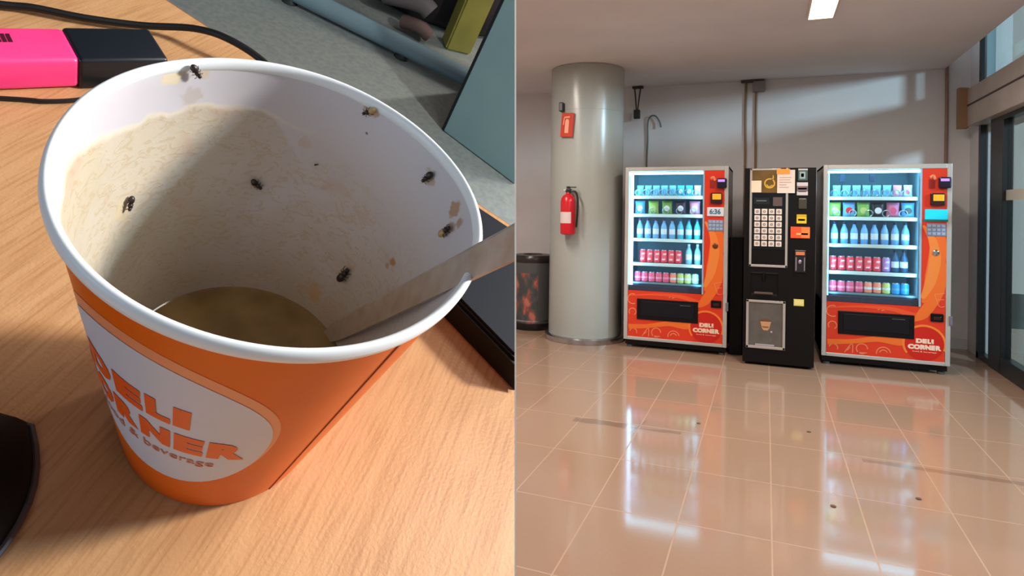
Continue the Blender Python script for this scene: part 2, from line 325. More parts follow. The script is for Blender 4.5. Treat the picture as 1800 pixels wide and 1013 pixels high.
# ================================================================ VENDING MACHINES
M_sil = noisy('silver_paint', (202, 198, 194), (192, 190, 186), 3, .35, metal=.35); M_red = mat('panel_red', (222, 58, 30), .3); M_or = mat('swoosh_orange', (240, 112, 42), .3)
M_lt = mat('pale_line', (238, 140, 95), .4); M_wh = mat('logo_white', (250, 215, 190), .4); M_blk = mat('black_gloss', (8, 8, 10), .3, spec=.3)
M_in = mat('cold_interior', (120, 165, 180), .5); M_led = mat('led_white', (165, 212, 255), .5, emit=11.0); M_shelf = mat('shelf_edge', (205, 235, 235), .4)
M_ledtop = mat('led_top', (150, 225, 255), .5, emit=22.0)
M_dtray = mat('dark_tray', (34, 48, 72), .35)
SH = (1.55, 1.365, 1.115, .865, .667)
def vending(x0, y0, left, label):
    t = thing('vending_machine', label, 'vending machine', (x0, y0, 0), 'orange vending machines')
    c = BM(); WD, D, Z0, Z1 = 1.0, .82, .085, 1.84
    for a in ((0, .02, .05, D, Z0, Z1), (WD-.02, WD, .05, D, Z0, Z1), (0, WD, .05, D, Z1-.02, Z1), (0, WD, .05, D, Z0, .58), (0, WD, D-.02, D, Z0, Z1), (.775, WD-.02, .05, D-.02, .58, Z1-.02)): box(c, *a)
    obj('cabinet', c, mat('cabinet_grey', (120, 116, 118), .4), t)
    obj('interior', box(box(box(BM(), .022, .774, .55, .6, .58, 1.815), .021, .03, .06, .58, .58, 1.815), .765, .774, .06, .58, .58, 1.815), M_in, t)
    f = BM(); fw = .038
    box(f, 0, fw, 0, .05, Z0, Z1, .004); box(f, WD-fw, WD, 0, .05, Z0, Z1, .004); box(f, fw, WD-fw, 0, .05, Z1-.042, Z1, .004); box(f, fw, WD-fw, 0, .05, Z0, Z0+.032, .004)
    fr = obj('door_frame', f, M_sil, t)
    obj('hinge', box(BM(), WD-.012, WD+.012, -.01, .06, .44, .52, .003), mat('hinge_grey', (110, 110, 120), .4), fr)
    # printed panels
    p1 = obj('lower_panel', box(BM(), .04, .96, .004, .05, .115, .585), M_red, t)
    p2 = obj('control_panel', box(BM(), .778, .962, .003, .05, .586, 1.797), M_red, t)
    s = ribbon(BM(), [(.93, 1.26), (.905, 1.10), (.87, .85), (.80, .62)], [.02, .13, .13, .03], .0015, .003)
    s2 = ribbon(BM(), [(.79, 1.30), (.86, 1.17), (.88, 1.0), (.845, .80), (.79, .66)], [.015, .06, .09, .08, .03], .0006, .0025)
    obj('orange_swoosh', s, M_or, p2); obj('bright_swoosh', s2, mat('swoosh_bright', (244, 138, 62), .3), p2)
    obj('orange_swoosh', ribbon(BM(), [(.95, .98), (.91, .74), (.80, .53), (.70, .46)], [.02, .09, .09, .02], .0018, .0038), M_or, p1)
    obj('curved_band', ribbon(BM(), [(.05, .215), (.25, .235), (.45, .275), (.62, .275), (.73, .33)], [.05, .04, .05, .09, .03], .0012, .0038), M_or, p1)
    obj('curved_band', ribbon(BM(), [(.06, .53), (.30, .555), (.55, .55), (.74, .50)], [.01, .02, .035, .05], .0012, .0038), mat('orange_red', (236, 84, 42), .3), p1)
    obj('logo_ring', annulus(BM(), .807, .265, .148, .166, .0008, .0038, 48, math.radians(-20), math.radians(215)), mat('ring_orange', (246, 130, 50), .35), p1)
    ds = plate(BM(), [(x, max(z, .118)) for x, z in disc(.807, .262, .146)], .0006, .0036); obj('logo_disc', ds, mat('logo_red', (206, 34, 22), .3), p1)
    obj('lettering', text_bm('DELI', .745, .878, .268, .308, .085, y=.0006), M_wh, p1)
    obj('lettering', text_bm('CORNER', .684, .936, .212, .256, .085, y=.0006), M_wh, p1)
    obj('lettering', text_bm('food & beverage', .72, .90, .186, .200, 0, y=.0006), M_wh, p1)
    for (cx, cz, r, a0, a1) in ((.09, .50, .05, 60, 300), (.09, .37, .035, -60, 220), (.33, .175, .045, 0, 300), (.50, .15, .055, 10, 190), (.50, .15, .03, 20, 170), (.10, .165, .035, -20, 170)):
        obj('line_drawing', annulus(BM(), cx, cz, r-.004, r+.004, .0015, .0038, 14, math.radians(a0), math.radians(a1)), M_lt, p1)
    for pts in ([(.19, .13), (.25, .215), (.255, .13)], [(.21, .15), (.235, .18)], [(.29, .14), (.37, .14)], [(.45, .535), (.50, .555), (.545, .54)], [(.48, .53), (.52, .545)]):
        obj('line_drawing', ribbon(BM(), pts, [.007, .007], .0015, .0038), M_lt, p1)
    for pts in ([(.88, .70), (.915, .60), (.955, .60)], [(.88, .70), (.955, .715)], [(.905, .655), (.95, .66)]): obj('line_drawing', ribbon(BM(), pts, [.005, .005], .0005, .003), M_lt, p2)
    for k in range(7): obj('printed_mark', box(BM(), .835, .85, .0005, .003, .76+k*.03, .772+k*.03), M_lt, p2)
    # glass window
    obj('window_pane', box(BM(), .038, .778, .022, .028, .588, 1.80), M_vglass, t)
    obj('door_edge', box(BM(), .764, .778, .0, .022, .586, 1.797), mat('bluish_edge', (150, 190, 215), .35), t)
    obj('led_strip', box(BM(), .042, .764, .045, .06, 1.768, 1.790), M_ledtop, t)
    if left: obj('led_strip', box(BM(), .046, .078, .034, .048, .60, 1.765), M_led, t)
    else: obj('led_strip', box(BM(), .044, .054, .034, .048, .60, 1.765), mat('led_dim', (120, 210, 250), .5, emit=5), t)
    for z in SH:
        s_ = obj('shelf', box(BM(), .035, .762, .09, .54, z-.016, z-.002), mat('shelf_metal', (120, 165, 175), .35, .3), t)
        if z > .7: obj('price_rail', box(BM(), .04, .762, .078, .09, z-.03, z+.002, .002), M_shelf, s_)
    for z in SH[:2]:
        for k in range(8 if z > 1.5 else 5):
            step = .082 if z > 1.5 else .135; xx = .105+k*step if z > 1.5 else .12+k*step
            pts = [(xx+.03*math.cos(a), .10+a*.0035, z+.035+.03*math.sin(a)) for a in [i*PI/6 for i in range(60)]]
            obj('spiral', tube(BM(), pts, .0025, 4), mat('spiral_steel', (150, 185, 200), .3, .7), t)
    obj('bottom_tray', box(box(BM(), .04, .762, .03, .1, .586, .640, .003), .04, .762, .055, .075, .636, .652), M_dtray, t)
    # delivery flap
    fl = obj('delivery_frame', box(BM(), .135, .732, -.006, .03, .298, .508, .004), M_blk, t)
    obj('delivery_flap', box(BM(), .175, .695, -.010, -.004, .335, .485, .004), mat('flap_black', (14, 12, 20), .4, spec=.3), fl)
    obj('sticker', box(BM(), .56, .66, -.0112, -.0098, .462, .468), mat('sticker_grey', (80, 85, 90), .5), fl)
    # card reader, note acceptor, display, keypad, coin gear
    cr1 = obj('card_reader', box(BM(), .895, .985, -.045, .01, 1.625, 1.722, .012), mat('reader_black', (22, 18, 42), .3), t)
    obj('reader_screen', box(BM(), .905, .968, -.047, -.044, 1.685, 1.708), mat('screen_violet', (175, 130, 235), .4, emit=1.0), cr1)
    obj('reader_sign', box(BM(), .828, .872, -.001, .004, 1.625, 1.705), mat('dark_red', (150, 30, 22), .4), t)
    obj('arrow_mark', ribbon(BM(), [(.835, 1.72), (.86, 1.735), (.875, 1.70)], [.02, .02], -.002, .003), M_lt, t)
    na = obj('note_acceptor', box(BM(), .838, .945, -.03, .01, 1.475, 1.582, .008), mat('dark_brown', (46, 18, 12), .35), t)
    obj('note_slot', box(BM(), .855, .935, -.034, -.029, 1.515, 1.57), mat('yellow_light', (236, 172, 40), .4, emit=.35), na)
    if left:
        di = obj('display', box(BM(), .805, .962, -.008, .01, 1.352, 1.440, .006), mat('display_white', (226, 228, 236), .4), t)
        obj('display_digits', text_bm('6:36', .828, .932, 1.372, 1.424, .04, y=-.008), mat('digits_blue', (40, 110, 150), .4), di)
    else:
        di = obj('display', box(BM(), .80, .968, -.008, .01, 1.352, 1.442, .006), mat('display_cyan', (20, 190, 220), .4, emit=.7), t)
        obj('display_bezel', box(BM(), .79, .97, -.004, .01, 1.335, 1.354), mat('bezel_green', (40, 110, 110), .4), di)
    kp = obj('keypad', box(BM(), .815, .958, -.004, .01, 1.208, 1.318, .004), mat('keypad_blue', (120, 150, 190), .4), t)
    for r_ in range(3):
        for c_ in range(4):
            obj('key', box(BM(), .822+c_*.034, .848+c_*.034, -.009, -.003, 1.217+r_*.034, 1.241+r_*.034, .003), mat('key_grey', (168, 178, 200), .4), kp)
    lk = BM(); lathe(lk, [(.026, 0), (.026, .008), (.018, .014), (.008, .014)], 24)
    for v in lk.verts: v.co = Vector((.885+v.co.x, -v.co.z+.003, 1.065+v.co.y))
    obj('lock', lk, mat('chrome', (205, 205, 205), .15, 1) if not left else mat('lock_brown', (120, 70, 36), .35, .5), t, True)
    cn = obj('coin_return', box(BM(), .852, .948, -.008, .01, .465, .535, .005), M_blk, t)
    obj('coin_flap', box(BM(), .872, .928, -.012, -.007, .48, .51, .003), mat('flap_dark_red', (50, 20, 18), .3), cn)
    # feet
    for fx_ in (.05, .95):
        for fy_ in (.08, .74):
            ft = obj('foot', lathe(BM(), [(.028, .0), (.03, .006), (.03, .02), (.012, .026), (.012, .085)], 20, fx_, fy_), mat('foot_steel', (120, 125, 130), .3, .8), t, True)
    obj('kick_plate', box(BM(), .01, .99, .05, .07, .03, .085), M_blk, t)
    for lx, rz in ((.10, -25), (.72, 25)):
        l = bpy.data.lights.new('vending_light', 'AREA'); l.energy = 2.6; l.color = (.30, .72, 1.0); l.shape = 'RECTANGLE'; l.size = .05; l.size_y = 1.1
        lo = bpy.data.objects.new('vending_light', l); COL.objects.link(lo); lo.location = (x0+lx, y0+.045, 1.2); lo.rotation_euler = (math.radians(90), 0, math.radians(rz))
    for sx_ in ((.17, .41) if not left else ()):
        obj('sensor', box(BM(), sx_-.02, sx_+.02, .12, .16, 1.69, 1.76, .004), mat('sensor_dark', (30, 60, 90), .4), t)
    return t
XL, YL, XR, YR = -1.34, 6.37, .485, 6.43
vending(XL, YL, True, 'left orange vending machine in a silver frame, nearest the round pillar')
vending(XR, YR, False, 'right orange vending machine in a silver frame, nearest the glass door')

# ---- products: one mesh set per kind, copied in loops
def copy_tree(o, loc, label, group):
    c = o.copy(); COL.objects.link(c); c.location = loc; c['label'] = label; c['group'] = group
    for ch in o.children:
        k = ch.copy(); COL.objects.link(k); k.parent = c
    return c
PROTO = {}
def product(kind, col, col2, loc, label, group):
    key = (kind, col, col2)
    if key in PROTO: return copy_tree(PROTO[key], loc, label, group)
    m1 = mat('pack_%d_%d_%d' % col, col, .35); m2 = mat('pack_%d_%d_%d' % col2, col2, .35)
    if kind == 'bottle':
        t = thing('drink_bottle', label, 'bottle', loc, group)
        obj('bottle_body', lathe(BM(), [(.026, 0), (.031, .006), (.031, .11), (.026, .135), (.014, .165), (.012, .185)], 20), m1, t, True)
        obj('cap', lathe(BM(), [(.014, .182), (.014, .202)], 16), m2, t, True)
        obj('label_band', lathe(BM(), [(.0316, .045), (.0316, .10)], 20), mat('label_ice', (215, 232, 240), .4), t, True)
    elif kind == 'can':
        t = thing('drink_can', label, 'can', loc, group)
        obj('can_body', lathe(BM(), [(.024, 0), (.033, .008), (.033, .118), (.027, .130)], 24), m1, t, True)
        obj('can_top', lathe(BM(), [(.0275, .129), (.027, .134), (.024, .131)], 24), mat('can_silver', (205, 210, 215), .25, .6), t, True)
        lbm = BM()
        for zz in (.03, .10):
            for i in range(7):
                a = math.radians(-120+60*i/6+ (18 if zz > .05 else -6)); lbm.verts.new((.0336*math.cos(a), .0336*math.sin(a), zz))
        lbm.verts.ensure_lookup_table()
        for i in range(6): lbm.faces.new([lbm.verts[k] for k in (i, i+1, i+8, i+7)])
        obj('can_print', lbm, m2, t)
    elif kind == 'shortcan':
        t = thing('drink_can', label, 'can', loc, group)
        obj('can_body', lathe(BM(), [(.026, 0), (.034, .008), (.034, .088), (.028, .098)], 24), m1, t, True)
        obj('can_top', lathe(BM(), [(.0285, .097), (.028, .102), (.025, .099)], 24), mat('can_silver', (205, 210, 215), .25, .6), t, True)
        obj('can_print', lathe(BM(), [(.0345, .035), (.0345, .055)], 24), m2, t, True)
    else:   # 'bag' and 'pack': pillow bags with crimped ends
        w, h, d = (.052, .135, .022) if kind == 'bag' else (.034, .11, .016)
        t = thing('snack_bag' if kind == 'bag' else 'snack_pack', label, 'snack bag' if kind == 'bag' else 'snack packet', loc, group)
        bm = BM(); nx, nz = 8, 10; V = {}
        for s in (1, -1):
            for i in range(nx+1):
                for j in range(nz+1):
                    u, v = i/nx*2-1, j/nz*2-1
                    th = max(0, 1-u**4)*max(0, 1-abs(v)**6)**.7
                    wob = .12*math.sin(7*u+3*v)*th
                    V[s, i, j] = bm.verts.new((w*u*(1-.08*(1-abs(v))), s*-d*(th+wob*.3)-.0004*s, h/2*(v+1)))
            for i in range(nx):
                for j in range(nz):
                    bm.faces.new((V[s, i, j], V[s, i+1, j], V[s, i+1, j+1], V[s, i, j+1]))
        obj('bag_body', bm, m1, t, True)
        pr = BM(); n = 14
        cz, rz, rx = h*.45, h*.22, w*.55
        vs = [pr.verts.new((rx*math.cos(2*PI*i/n), -d*1.02-.0006, cz+rz*math.sin(2*PI*i/n))) for i in range(n)]
        ws = [pr.verts.new((rx*.95*math.cos(2*PI*i/n), -d*.7, cz+rz*.95*math.sin(2*PI*i/n))) for i in range(n)]
        pr.faces.new(vs)
        for i in range(n): pr.faces.new((vs[i], vs[(i+1) % n], ws[(i+1) % n], ws[i]))
        obj('bag_print', pr, m2, t)
    PROTO[key] = t; return t
SIDE = {'left': (XL, YL), 'right': (XR, YR)}
def row(side, shelf, items, x_start, step, name, y=.16):
    X0, Y0 = SIDE[side]; ORD = ('leftmost', 'second from left', 'third from left', 'fourth from left', 'fifth from left', 'sixth from left', 'seventh from left', 'rightmost')
    labs = [it[3] for it in items]; seen = {}
    for i, (kind, c1, c2, lab) in enumerate(items):
        n = labs.count(lab); k = seen.get(lab, 0); seen[lab] = k+1
        if n > 1: lab = '%s of the %d %s on the %s, @' % ('rightmost' if k == n-1 else ORD[k], n, lab, ('top shelf', 'second shelf', 'middle shelf', 'fourth shelf', 'bottom shelf')[shelf])
        product(kind, c1, c2, (X0+x_start+i*step, Y0+y, SH[shelf]+.0), lab.replace('@', side+(' machine' if ' of the ' in lab and 'shelf, @' in lab else ' vending machine')), '%s of the %s vending machine' % (name, side))
CY = (120, 200, 220); DB = (40, 90, 130); WH = (225, 235, 240); RD = (222, 45, 62); PK = (225, 90, 130); GR = (150, 205, 90); LB = (90, 170, 225)
BK = (28, 34, 40); OR = (240, 150, 120); PU = (170, 130, 210); YG = (190, 215, 130)
S1 = 'light blue snack packets'
for sd in ('left', 'right'):
    its = [('pack', CY, LB, S1)]*5
    if sd == 'left': its += [('pack', (70, 200, 230), WH, 'bright cyan packets')]*2 + [('pack', (235, 200, 235), WH, 'pale pink packet at the right end of the top shelf, @')]
    else: its += [('pack', CY, LB, S1)] + [('pack', (235, 170, 200), WH, 'pink packet second from the right on the top shelf of the @'), ('pack', (200, 220, 215), PK, 'pale grey packet at the right end of the top shelf, @')]
    row(sd, 0, its, .125, .082, 'snack packets on the top shelf')
row('left', 1, [('bag', LB, WH, 'blue and white snack bag at the left end, second shelf of the @'), ('bag', GR, YG, 'green snack bag, second from left on the second shelf, @'), ('bag', (120, 170, 70), WH, 'green and white snack bag in the middle of the second shelf, @'), ('bag', (70, 50, 70), WH, 'dark snack bag with a white print on the second shelf, @'), ('bag', (230, 150, 180), WH, 'pink snack bag at the right end, second shelf of the @')], .125, .137, 'snack bags on the second shelf')
row('right', 1, [('bag', GR, YG, 'green snack bag at the left end of the second shelf, @'), ('bag', (110, 180, 230), RD, 'light blue snack bag with a red print on the second shelf, @'), ('bag', (130, 195, 90), YG, 'green snack bag third from the left on the second shelf, @'), ('bag', BK, WH, 'black snack bag with a white print on the second shelf, @'), ('bag', (225, 130, 170), PK, 'pink snack bag on the second shelf of the @'), ('bag', LB, BK, 'blue snack bag at the right end of the second shelf, @')], .11, .118, 'snack bags on the second shelf')
row('left', 2, [('bottle', (120, 185, 235), (120, 40, 80), 'red capped water bottles')]*5+[('bottle', (70, 190, 220), DB, 'turquoise bottles')]*3, .125, .082, 'bottles on the middle shelf')
row('right', 2, [('bottle', (110, 180, 240), (30, 60, 90), 'blue water bottles')]*8, .11, .082, 'bottles on the middle shelf')
row('left', 3, [('can', (232, 60, 80), (250, 220, 225), 'red and white cans')]*6, .16, .072, 'cans on the fourth shelf')
row('left', 3, [('bottle', (140, 200, 235), WH, 'pale bottles')]*2, .62, .085, 'pale bottles on the fourth shelf')
row('right', 3, [('can', (232, 60, 80), (250, 220, 225), 'red and white cans')]*6, .10, .072, 'cans on the fourth shelf')
row('right', 3, [('can', PU, WH, 'purple can just right of the red cans, @'), ('bottle', DB, BK, 'dark blue bottles'), ('bottle', DB, BK, 'dark blue bottles')], .535, .070, 'drinks right of the red cans')
row('left', 4, [('shortcan', (222, 90, 125), (240, 150, 175), 'short pink cans')]*5+[('shortcan', OR, WH, 'pale orange short can on the bottom shelf, @')]+[('shortcan', YG, WH, 'short yellow-green cans')]*2+[('shortcan', (180, 215, 200), WH, 'pale green short can at the right end of the bottom shelf, @')], .11, .072, 'short cans on the bottom shelf')
row('right', 4, [('shortcan', (222, 90, 125), (240, 150, 175), 'short pink cans')]*4+[('shortcan', OR, WH, 'short orange cans')]*2+[('shortcan', YG, WH, 'yellow-green short can on the bottom shelf, @')]+[('shortcan', (30, 150, 235), LB, 'short bright blue cans')]*2, .10, .073, 'short cans on the bottom shelf')

# ================================================================ COFFEE MACHINE
t = thing('coffee_machine', 'tall black hot drinks machine between the two vending machines', 'coffee machine', (-.18, 6.14, 0))
M_body = mat('coffee_black', (9, 6, 6), .45, spec=.25)
b_ = BM(); box(b_, -.008, .588, .02, .74, .02, 1.80, .004)
obj('body', b_, M_body, t)
dr = BM()
for a in ((-.008, .585, 0, .022, .85, 1.80), (-.008, .055, 0, .022, .64, .85), (.285, .585, 0, .022, .64, .85), (-.008, .585, 0, .022, .03, .64)): box(dr, *a)
obj('front_door', dr, mat('coffee_door', (12, 8, 8), .4, spec=.25), t)
M_fr = mat('frame_silver', (190, 180, 172), .35, .4)
fr = BM()
for a in ((.038, .058, .90, 1.795), (.340, .360, .90, 1.795), (.038, .360, .90, .922), (.038, .300, 1.778, 1.795)): box(fr, a[0], a[1], -.012, 0, a[2], a[3], .003)
obj('selection_frame', fr, M_fr, t)
hp = obj('header_poster', box(BM(), .058, .342, -.006, 0, 1.575, 1.778), noisy('poster_brown', (92, 68, 24), (112, 84, 34), 9, .4), t)
rg = annulus(BM(), .205, 1.66, .035, .046, -.0085, -.005, 28); ribbon(rg, [(.225, 1.69), (.235, 1.715), (.232, 1.735)], [.012, .005], -.0085, -.005); ribbon(rg, [(.18, 1.65), (.20, 1.63), (.23, 1.645)], [.008, .008], -.0085, -.005)
obj('cup_emblem', rg, mat('emblem_gold', (222, 172, 60), .4), hp)
n1 = obj('paper_notice', box(BM(), .050, .136, -.015, -.0125, 1.578, 1.685), mat('paper_cream', (232, 216, 190), .6), t)
n2_ = obj('paper_notice', box(BM(), .268, .414, -.016, -.0135, 1.572, 1.780), mat('paper_white', (232, 208, 196), .6), t)
obj('notice_header', box(BM(), .262, .372, -.018, -.0155, 1.742, 1.790), mat('orange_print', (244, 150, 60), .5), n2_)
ln = BM()
for k, w_ in enumerate((.10, .09, .10, .06, .08)): box(ln, .285, .285+w_, -.0175, -.0155, 1.71-k*.022, 1.715-k*.022)
obj('print_lines', ln, mat('print_grey', (170, 140, 135), .6), n2_)
obj('selection_panel', box(BM(), .058, .340, -.005, 0, 1.06, 1.575), mat('panel_black', (14, 14, 16), .25), t)
obj('screen', box(BM(), .235, .312, -.008, -.004, 1.455, 1.535), mat('screen_dull', (96, 78, 76), .3), t)
obj('screen', box(BM(), .075, .205, -.008, -.004, 1.47, 1.53), mat('screen_dark', (34, 36, 36), .2), t)
ds_ = BM(); box(ds_, .095, .18, -.0095, -.0075, 1.497, 1.507)
obj('screen_text', ds_, mat('dim_text', (96, 104, 100), .4), t)
bm0 = BM(); box(bm0, -.0245, .0245, -.010, -.004, -.0245, .0245, .004)
sy = BM(); annulus(sy, 0, 0, .006, .011, -.0112, -.0095, 12)
bt0 = None
for r_ in range(6):
    for c_ in range(4):
        loc = (.104+c_*.0605, 0, 1.404-r_*.0585)
        if bt0 is None:
            bt0 = obj('button', bm0, mat('button_cream', (226, 208, 196), .4), t); bt0.location = loc
            bs0 = obj('symbol', sy, mat('symbol_brown', (90, 60, 55), .5), bt0)
        else:
            k = bt0.copy(); COL.objects.link(k); k.parent = t; k.location = loc
            k2 = bs0.copy(); COL.objects.link(k2); k2.parent = k
# stickers down the right side
def sticker(x0, x1, z0, z1, name, rgb, y=-.003, marks=()):
    s = obj('sticker', box(BM(), x0, x1, y, 0, z0, z1, .001), mat(name, rgb, .45), t)
    for i, (a, b2, c, d, rgb2) in enumerate(marks):
        obj('sticker_print', box(BM(), x0+a*(x1-x0), x0+b2*(x1-x0), y-.0015, y+.0002, z0+c*(z1-z0), z0+d*(z1-z0)), mat('print_%d_%d_%d' % rgb2, rgb2, .5), s)
    return s
sticker(.440, .517, 1.685, 1.790, 'sticker_teal', (66, 92, 90), marks=((.0, 1, .88, 1, (200, 205, 205)), (.15, .75, .15, .75, (150, 170, 170)), (.3, .6, .3, .6, (60, 90, 90))))
sticker(.430, .520, 1.553, 1.668, 'sticker_pale', (205, 195, 195), marks=((0, 1, .30, .72, (120, 100, 105)), (.1, .9, .45, .58, (210, 200, 200)), (.15, .85, .26, .32, (60, 50, 50))))
obj('coin_slot', box(BM(), .445, .512, -.012, 0, 1.43, 1.525, .006), mat('slot_olive', (72, 66, 56), .35, .3), t)
sticker(.432, .512, 1.302, 1.382, 'sticker_yellow', (205, 165, 30), marks=((.0, 1, .0, .7, (226, 190, 40)), (.15, .85, .3, .5, (120, 90, 20))))
sticker(.384, .540, 1.170, 1.272, 'sticker_orange', (240, 84, 40), y=-.012, marks=((.55, 1, .05, .95, (245, 130, 60)), (.3, .9, .3, .45, (250, 190, 110))))
co = obj('coin_unit', box(BM(), .418, .512, -.016, 0, .865, 1.065, .006), mat('unit_dark', (34, 28, 34), .3), t)
obj('coin_trim', box(box(BM(), .426, .436, -.019, -.015, .88, 1.0), .495, .503, -.019, -.015, .88, 1.0), mat('trim_chrome', (180, 165, 175), .25, .7), co)
obj('coin_mark', box(BM(), .428, .50, -.019, -.015, 1.02, 1.05), mat('mark_orange', (214, 120, 70), .5), co)
obj('coin_knob', ball(BM(), (.462, -.016, .96), (.014, .008, .02)), mat('trim_chrome', (180, 165, 175), .25, .7), co, True)
sticker(.417, .50, .565, .625, 'sticker_cream', (226, 206, 110), marks=((.1, .9, .2, .8, (232, 214, 140)),))
# dispensing niche and lower poster
ni = obj('dispensing_niche', box(box(box(BM(), .055, .285, .021, .03, .64, .85), .058, .285, 0.0, .02, .84, .85), .06, .28, 0, .02, .64, .66), mat('niche_black', (8, 8, 9), .5), t)
obj('drip_tray', box(BM(), .085, .245, -.03, .02, .655, .672, .003), mat('tray_brown', (112, 92, 84), .3, .5), ni)
obj('spout', lathe(BM(), [(.010, .775), (.014, .80), (.014, .845)], 16, .165, .008), M_blk, ni, True)
lp = obj('lower_poster', box(BM(), .024, .344, -.006, 0, .165, .592), noisy('poster_grey', (88, 80, 74), (98, 90, 84), 12, .4), t)
fr = BM()
for a in ((.020, .042, .158, .598), (.328, .350, .158, .598), (.020, .350, .158, .182), (.020, .350, .576, .598)): box(fr, a[0], a[1], -.014, -.002, a[2], a[3], .003)
obj('poster_frame', fr, M_fr, lp)
cu = plate(BM(), [(.14, .405), (.232, .405), (.218, .345), (.205, .325), (.168, .325), (.155, .345)], -.009, -.0055)
obj('cup_picture', cu, mat('cup_tan', (196, 142, 100), .5), lp)
obj('cup_oval', plate(BM(), [(x, z) for x, z in disc(.186, .418, .012, 20, 3.6)], -.0085, -.0055), mat('cup_brown', (110, 66, 50), .5), lp)  # brown oval printed at the top of the cup picture
obj('cup_band', plate(BM(), [(.158, .362), (.214, .362), (.21, .350), (.162, .350)], -.0105, -.0085), mat('cup_mark', (130, 84, 58), .5), lp)
sm_ = BM(); plate(sm_, disc(.236, .315, .009, 12), -.009, -.0055); box(sm_, .10, .26, -.009, -.0055, .186, .20)
obj('small_print', sm_, mat('small_grey', (170, 160, 168), .5), lp)
for fx_ in (.03, .55):
    for fy_ in (.08, .68): obj('foot', lathe(BM(), [(.02, 0), (.02, .021)], 16, fx_, fy_), M_blk, t, True)
tag(obj('side_cabinet', box(BM(), -.325, -.205, 6.50, 7.0, 0, 1.15, .006), mat('side_black', (10, 10, 14), .45, spec=.25)), 'narrow low black cabinet in the gap left of the coffee machine', 'cabinet')
# crumbs on the floor
for (x, y, lab) in ((.268, 4.405, 'dark crumb on the floor in front of the coffee machine'), (.312, 3.334, 'dark crumb on the tiles nearest the viewer'), (.708, 3.591, 'dark crumb on the floor to the right, by a tile line'), (-.395, 4.279, 'dark crumb on the floor right of the scuff mark')):
    bm = BM(); bmesh.ops.create_icosphere(bm, subdivisions=2, radius=1)
    for v in bm.verts: v.co = Vector((v.co.x*.012, v.co.y*.010, (v.co.z+1)*.003)) * (1+.25*random.random())
    o = tag(obj('floor_crumb', bm, mat('crumb_brown', (104, 78, 62), .8), smooth=True), lab, 'crumb', 'crumbs on the hall floor'); o.location = (x, y, 0)

# ================================================================ THE DESK WITH THE CUP (all in desk coordinates)
NCL = Vector((-0.9070982, -0.0051178, -0.4208799))
CAML = Vector((0.0085, -0.0971, 0.1774))
def clip(bm):      # everything on the desk side ends at the white divider
    g = bm.verts[:]+bm.edges[:]+bm.faces[:]
    r = bmesh.ops.bisect_plane(bm, geom=g, plane_co=CAML, plane_no=-NCL, clear_outer=True)
    es = [e for e in r['geom_cut'] if isinstance(e, bmesh.types.BMEdge)]
    if es: bmesh.ops.contextual_create(bm, geom=es)
    return bm
# wood
def wood(name):
    m = mat(name, (214, 158, 104), .34, spec=.5); nt = m.node_tree; b = nt.nodes['Principled BSDF']; L = nt.links
    tc = nt.nodes.new('ShaderNodeTexCoord'); ro = nt.nodes.new('ShaderNodeMapping'); ro.inputs['Rotation'].default_value = (0, 0, math.radians(-75)); L.new(tc.outputs['Object'], ro.inputs[0])
    mp = nt.nodes.new('ShaderNodeMapping'); mp.inputs['Scale'].default_value = (45, 850, 45)
    L.new(ro.outputs[0], mp.inputs[0])
    a = nt.nodes.new('ShaderNodeTexNoise'); a.inputs['Scale'].default_value = 1.0; a.inputs['Detail'].default_value = 3; L.new(mp.outputs[0], a.inputs[0])
    mp2 = nt.nodes.new('ShaderNodeMapping'); mp2.inputs['Scale'].default_value = (12, 150, 12); L.new(ro.outputs[0], mp2.inputs[0])
    c = nt.nodes.new('ShaderNodeTexNoise'); c.inputs['Scale'].default_value = 1; c.inputs['Detail'].default_value = 2; L.new(mp2.outputs[0], c.inputs[0])
    r = nt.nodes.new('ShaderNodeValToRGB'); e = r.color_ramp.elements; e[0].position = .36; e[0].color = lin((172, 122, 80)); e[1].position = .52; e[1].color = lin((204, 156, 110))
    L.new(a.outputs[0], r.inputs[0])
    r2 = nt.nodes.new('ShaderNodeValToRGB'); e = r2.color_ramp.elements; e[0].position = .35; e[0].color = lin((188, 138, 92)); e[1].position = .65; e[1].color = lin((206, 158, 112)); L.new(c.outputs[0], r2.inputs[0])
    L.new(mixc(nt, .45, r2.outputs[0], r.outputs[0]), b.inputs['Base Color'])
    g = nt.nodes.new('ShaderNodeTexNoise'); g.inputs['Scale'].default_value = 900; g.inputs['Detail'].default_value = 2; L.new(tc.outputs['Object'], g.inputs[0])
    bp = nt.nodes.new('ShaderNodeBump'); bp.inputs['Strength'].default_value = .35; bp.inputs['Distance'].default_value = .0003; L.new(g.outputs[0], bp.inputs['Height']); L.new(bp.outputs[0], b.inputs['Normal'])
    return m
desk = thing('desk', 'light beech wood desk top carrying the orange paper cup', 'desk', mw=DESK)
obj('desk_top', clip(prism(BM(), [(-.62, -.34), (.3, -.34), (.3, .036), (-.062, .1857), (-.098, .2004), (-.62, .4165)], -.024, 0)), wood('beech_wood'), desk)
obj('edge_band', clip(prism(BM(), [(.3, .036), (.3, .0372), (-.62, .4177), (-.62, .4165)], -.024, -.0005)), mat('edge_brown', (150, 100, 62), .5), desk)

# cup
RT, RB, H = .0392, .0246, .0921
def rad(h): return RB+(RT-RB)*h/H
cup = thing('paper_cup', 'orange paper cup with a white rim and printed oval label, holding leftover coffee', 'paper cup', mw=DESK)
obj('cup_wall', lathe(BM(), [(RB-.003, .0), (RB-.0008, 0), (RB, .0006)]+[(rad(h), h) for h in [i*.0895/24 for i in range(1, 25)]]+[(rad(.0895)-.0004, .0897)], 160, caps=False), noisy('cup_orange', (230, 104, 0), (224, 98, 0), 60, .42, spec=.25), cup, True)
